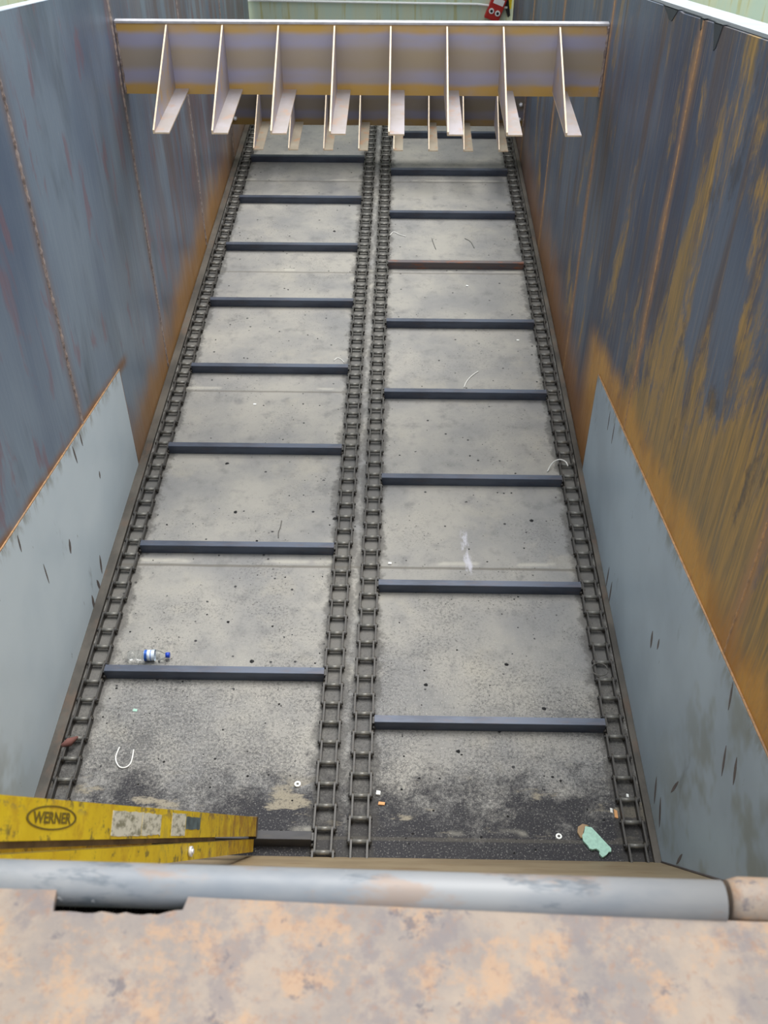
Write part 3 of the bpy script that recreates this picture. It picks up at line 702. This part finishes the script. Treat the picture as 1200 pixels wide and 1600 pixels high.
wire([(-0.504, 6.739), (-0.481, 6.776), (-0.45, 6.758), (-0.423, 6.713)], .003, M['wire_white'], 'small pale wire arc on the left track beside the middle chain')
b = MB(); b.tube([(1.122+.045*math.cos(a*math.pi/8), 3.633+.045*math.sin(a*math.pi/8), .050) for a in range(17)], .003, 6)
tag(b.build('wire_ring', M['wire_dark']), 'thin wire ring lying on top of the chain along the right wall', 'wire ring')
def washer(x, y, R, r, h, label):
    b = MB(); n = 18; A = []
    for (q, z) in ((R, 0), (R, h), (r, h), (r, 0)): A.append([b.bm.verts.new((x+q*math.cos(2*math.pi*i/n), y+q*math.sin(2*math.pi*i/n), z)) for i in range(n)])
    for k in range(4):
        for i in range(n): b.bm.faces.new((A[k][i], A[k][(i+1) % n], A[(k+1) % 4][(i+1) % n], A[(k+1) % 4][i]))
    tag(b.build('washer', M['white']), label, 'washer', 'bright washers on the floor')
washer(-0.479, 2.905, .016, .007, .010, 'bright ring-shaped nut on the left track near the middle chain')
washer(0.794, 2.641, .015, .007, .004, 'bright washer on black fines left of the mint green fragment')
t = empty('painted_fragment', (0.95, 2.60, 0), 'broken mint green painted slab fragment with brown bare corner', 'fragment')
fp = [(0.925, 2.690), (0.955, 2.684), (1.032, 2.575), (1.030, 2.558), (1.018, 2.556), (1.005, 2.540), (0.985, 2.528), (0.972, 2.545), (0.975, 2.560), (0.962, 2.572), (0.943, 2.567), (0.930, 2.572), (0.922, 2.590), (0.905, 2.612), (0.904, 2.640), (0.914, 2.655)]
b = MB(); b.prism([(x-.95, y-2.6, 0.003) for x, y in fp], (0, 0, 0.012)); b.build('painted_face', M['green_paint'], t)
b = MB(); b.prism([(x-.95, y-2.6, 0.0) for x, y in [(0.925, 2.690), (0.944, 2.696), (0.915, 2.705), (0.890, 2.688), (0.884, 2.660), (0.896, 2.632), (0.908, 2.630), (0.912, 2.66)]], (0, 0, 0.011)); b.build('bare_corner', M['plaster'], t)
def chip(x, y, pts, h, mat, label, name='chip', cat='scrap', z=0.0):
    b = MB(); b.prism([(x+a, y+c, z) for a, c in pts], (0, 0, h)); tag(b.build(name, mat), label, cat, 'scraps on the floor')
sq = lambda a, c: [(-a, -c*.8), (a*.9, -c), (a, c*.7), (-a*.8, c)]
chip(-0.058, 2.804, sq(.017, .009), .006, M['wood'], 'tiny orange wood splinter right of the middle chains', 'wood_splinter', 'splinter')
chip(1.085, 2.765, sq(.008, .024), .008, M['wood'], 'small orange wood splinter lying beside the right wall chain', 'wood_splinter', 'splinter')
chip(1.066, 2.785, sq(.006, .014), .006, M['wire_white'], 'white sliver left of the splinter beside the right wall chain', 'plastic_sliver')
chip(-0.075, 2.862, sq(.011, .012), .010, M['white'], 'white crumb touching the right side of the middle chain', 'crumb')
chip(1.158, 2.87, sq(.006, .010), .006, M['white'], 'white crumb lying inside the chain by the right wall', 'crumb')
chip(-1.383, 3.349, sq(.012, .009), .003, M['green_paint'], 'tiny mint green flake on the left track beyond the U-shaped wire', 'paint_flake')
chip(-0.039, 4.488, sq(.011, .008), .008, M['white'], 'white flake by the floor seam right of the middle chain', 'paint_flake')
chip(-1.058, 6.147, sq(.011, .008), .005, M['white'], 'whitish flake on the left track just this side of a seam', 'paint_flake')
chip(0.587, 7.934, sq(.011, .008), .006, M['white'], 'white flake on the right track just before the rust-brown crossbar', 'paint_flake')
chip(0.955, 7.063, sq(.011, .008), .006, M['white'], 'white flake on the right track near the right chain', 'paint_flake')
b = MB(); b.tube([(-1.700, 3.085, 0.045), (-1.665, 3.105, 0.050), (-1.63, 3.14, 0.046)], .02, 8, radii=[.008, .022, .006])
tag(b.build('rag_scrap', simple('faded_red_cloth', C(120, 80, 74), 0.9)), 'faded red scrap caught in the left wall chain', 'scrap')
# dark grit chips lying loose on the plates: the largest ones
prng = random.Random(3); spots = []
for lx, ly in ((-0.97, 3.99), (-1.17, 5.45), (-1.05, 4.95), (-0.8, 3.70), (-0.4, 4.9), (0.33, 3.12), (0.55, 3.25), (0.80, 3.4), (0.17, 3.55), (0.12, 4.25), (0.62, 3.70), (0.87, 4.9), (-0.5, 9.5), (-0.62, 8.95), (-0.95, 3.62), (-0.88, 4.68)):
    spots.append((lx, ly))
b = MB()
for k in range(260):
    if k < len(spots): x, y = spots[k]; r = prng.uniform(.010, .017)
    else:
        x = prng.uniform(-1.55, 1.06); y = 2.55+6.5*prng.random()**1.7; r = prng.uniform(.003, .0085)
        if -0.40 < x < -0.09: continue
    a0 = prng.random()*6; n = 6
    A = [b.bm.verts.new((x+r*prng.uniform(.6, 1.2)*math.cos(a0+i*math.pi/3), y+r*prng.uniform(.6, 1.2)*math.sin(a0+i*math.pi/3), 0.0)) for i in range(n)]
    tp = b.bm.verts.new((x, y, r*0.7))
    b.bm.faces.new(A)
    for i in range(n): b.bm.faces.new((A[i], A[(i+1) % n], tp))
tag(b.build('loose_grit', M['black']), 'black crumbs of grit scattered over the floor plates', 'grit', kind='stuff')
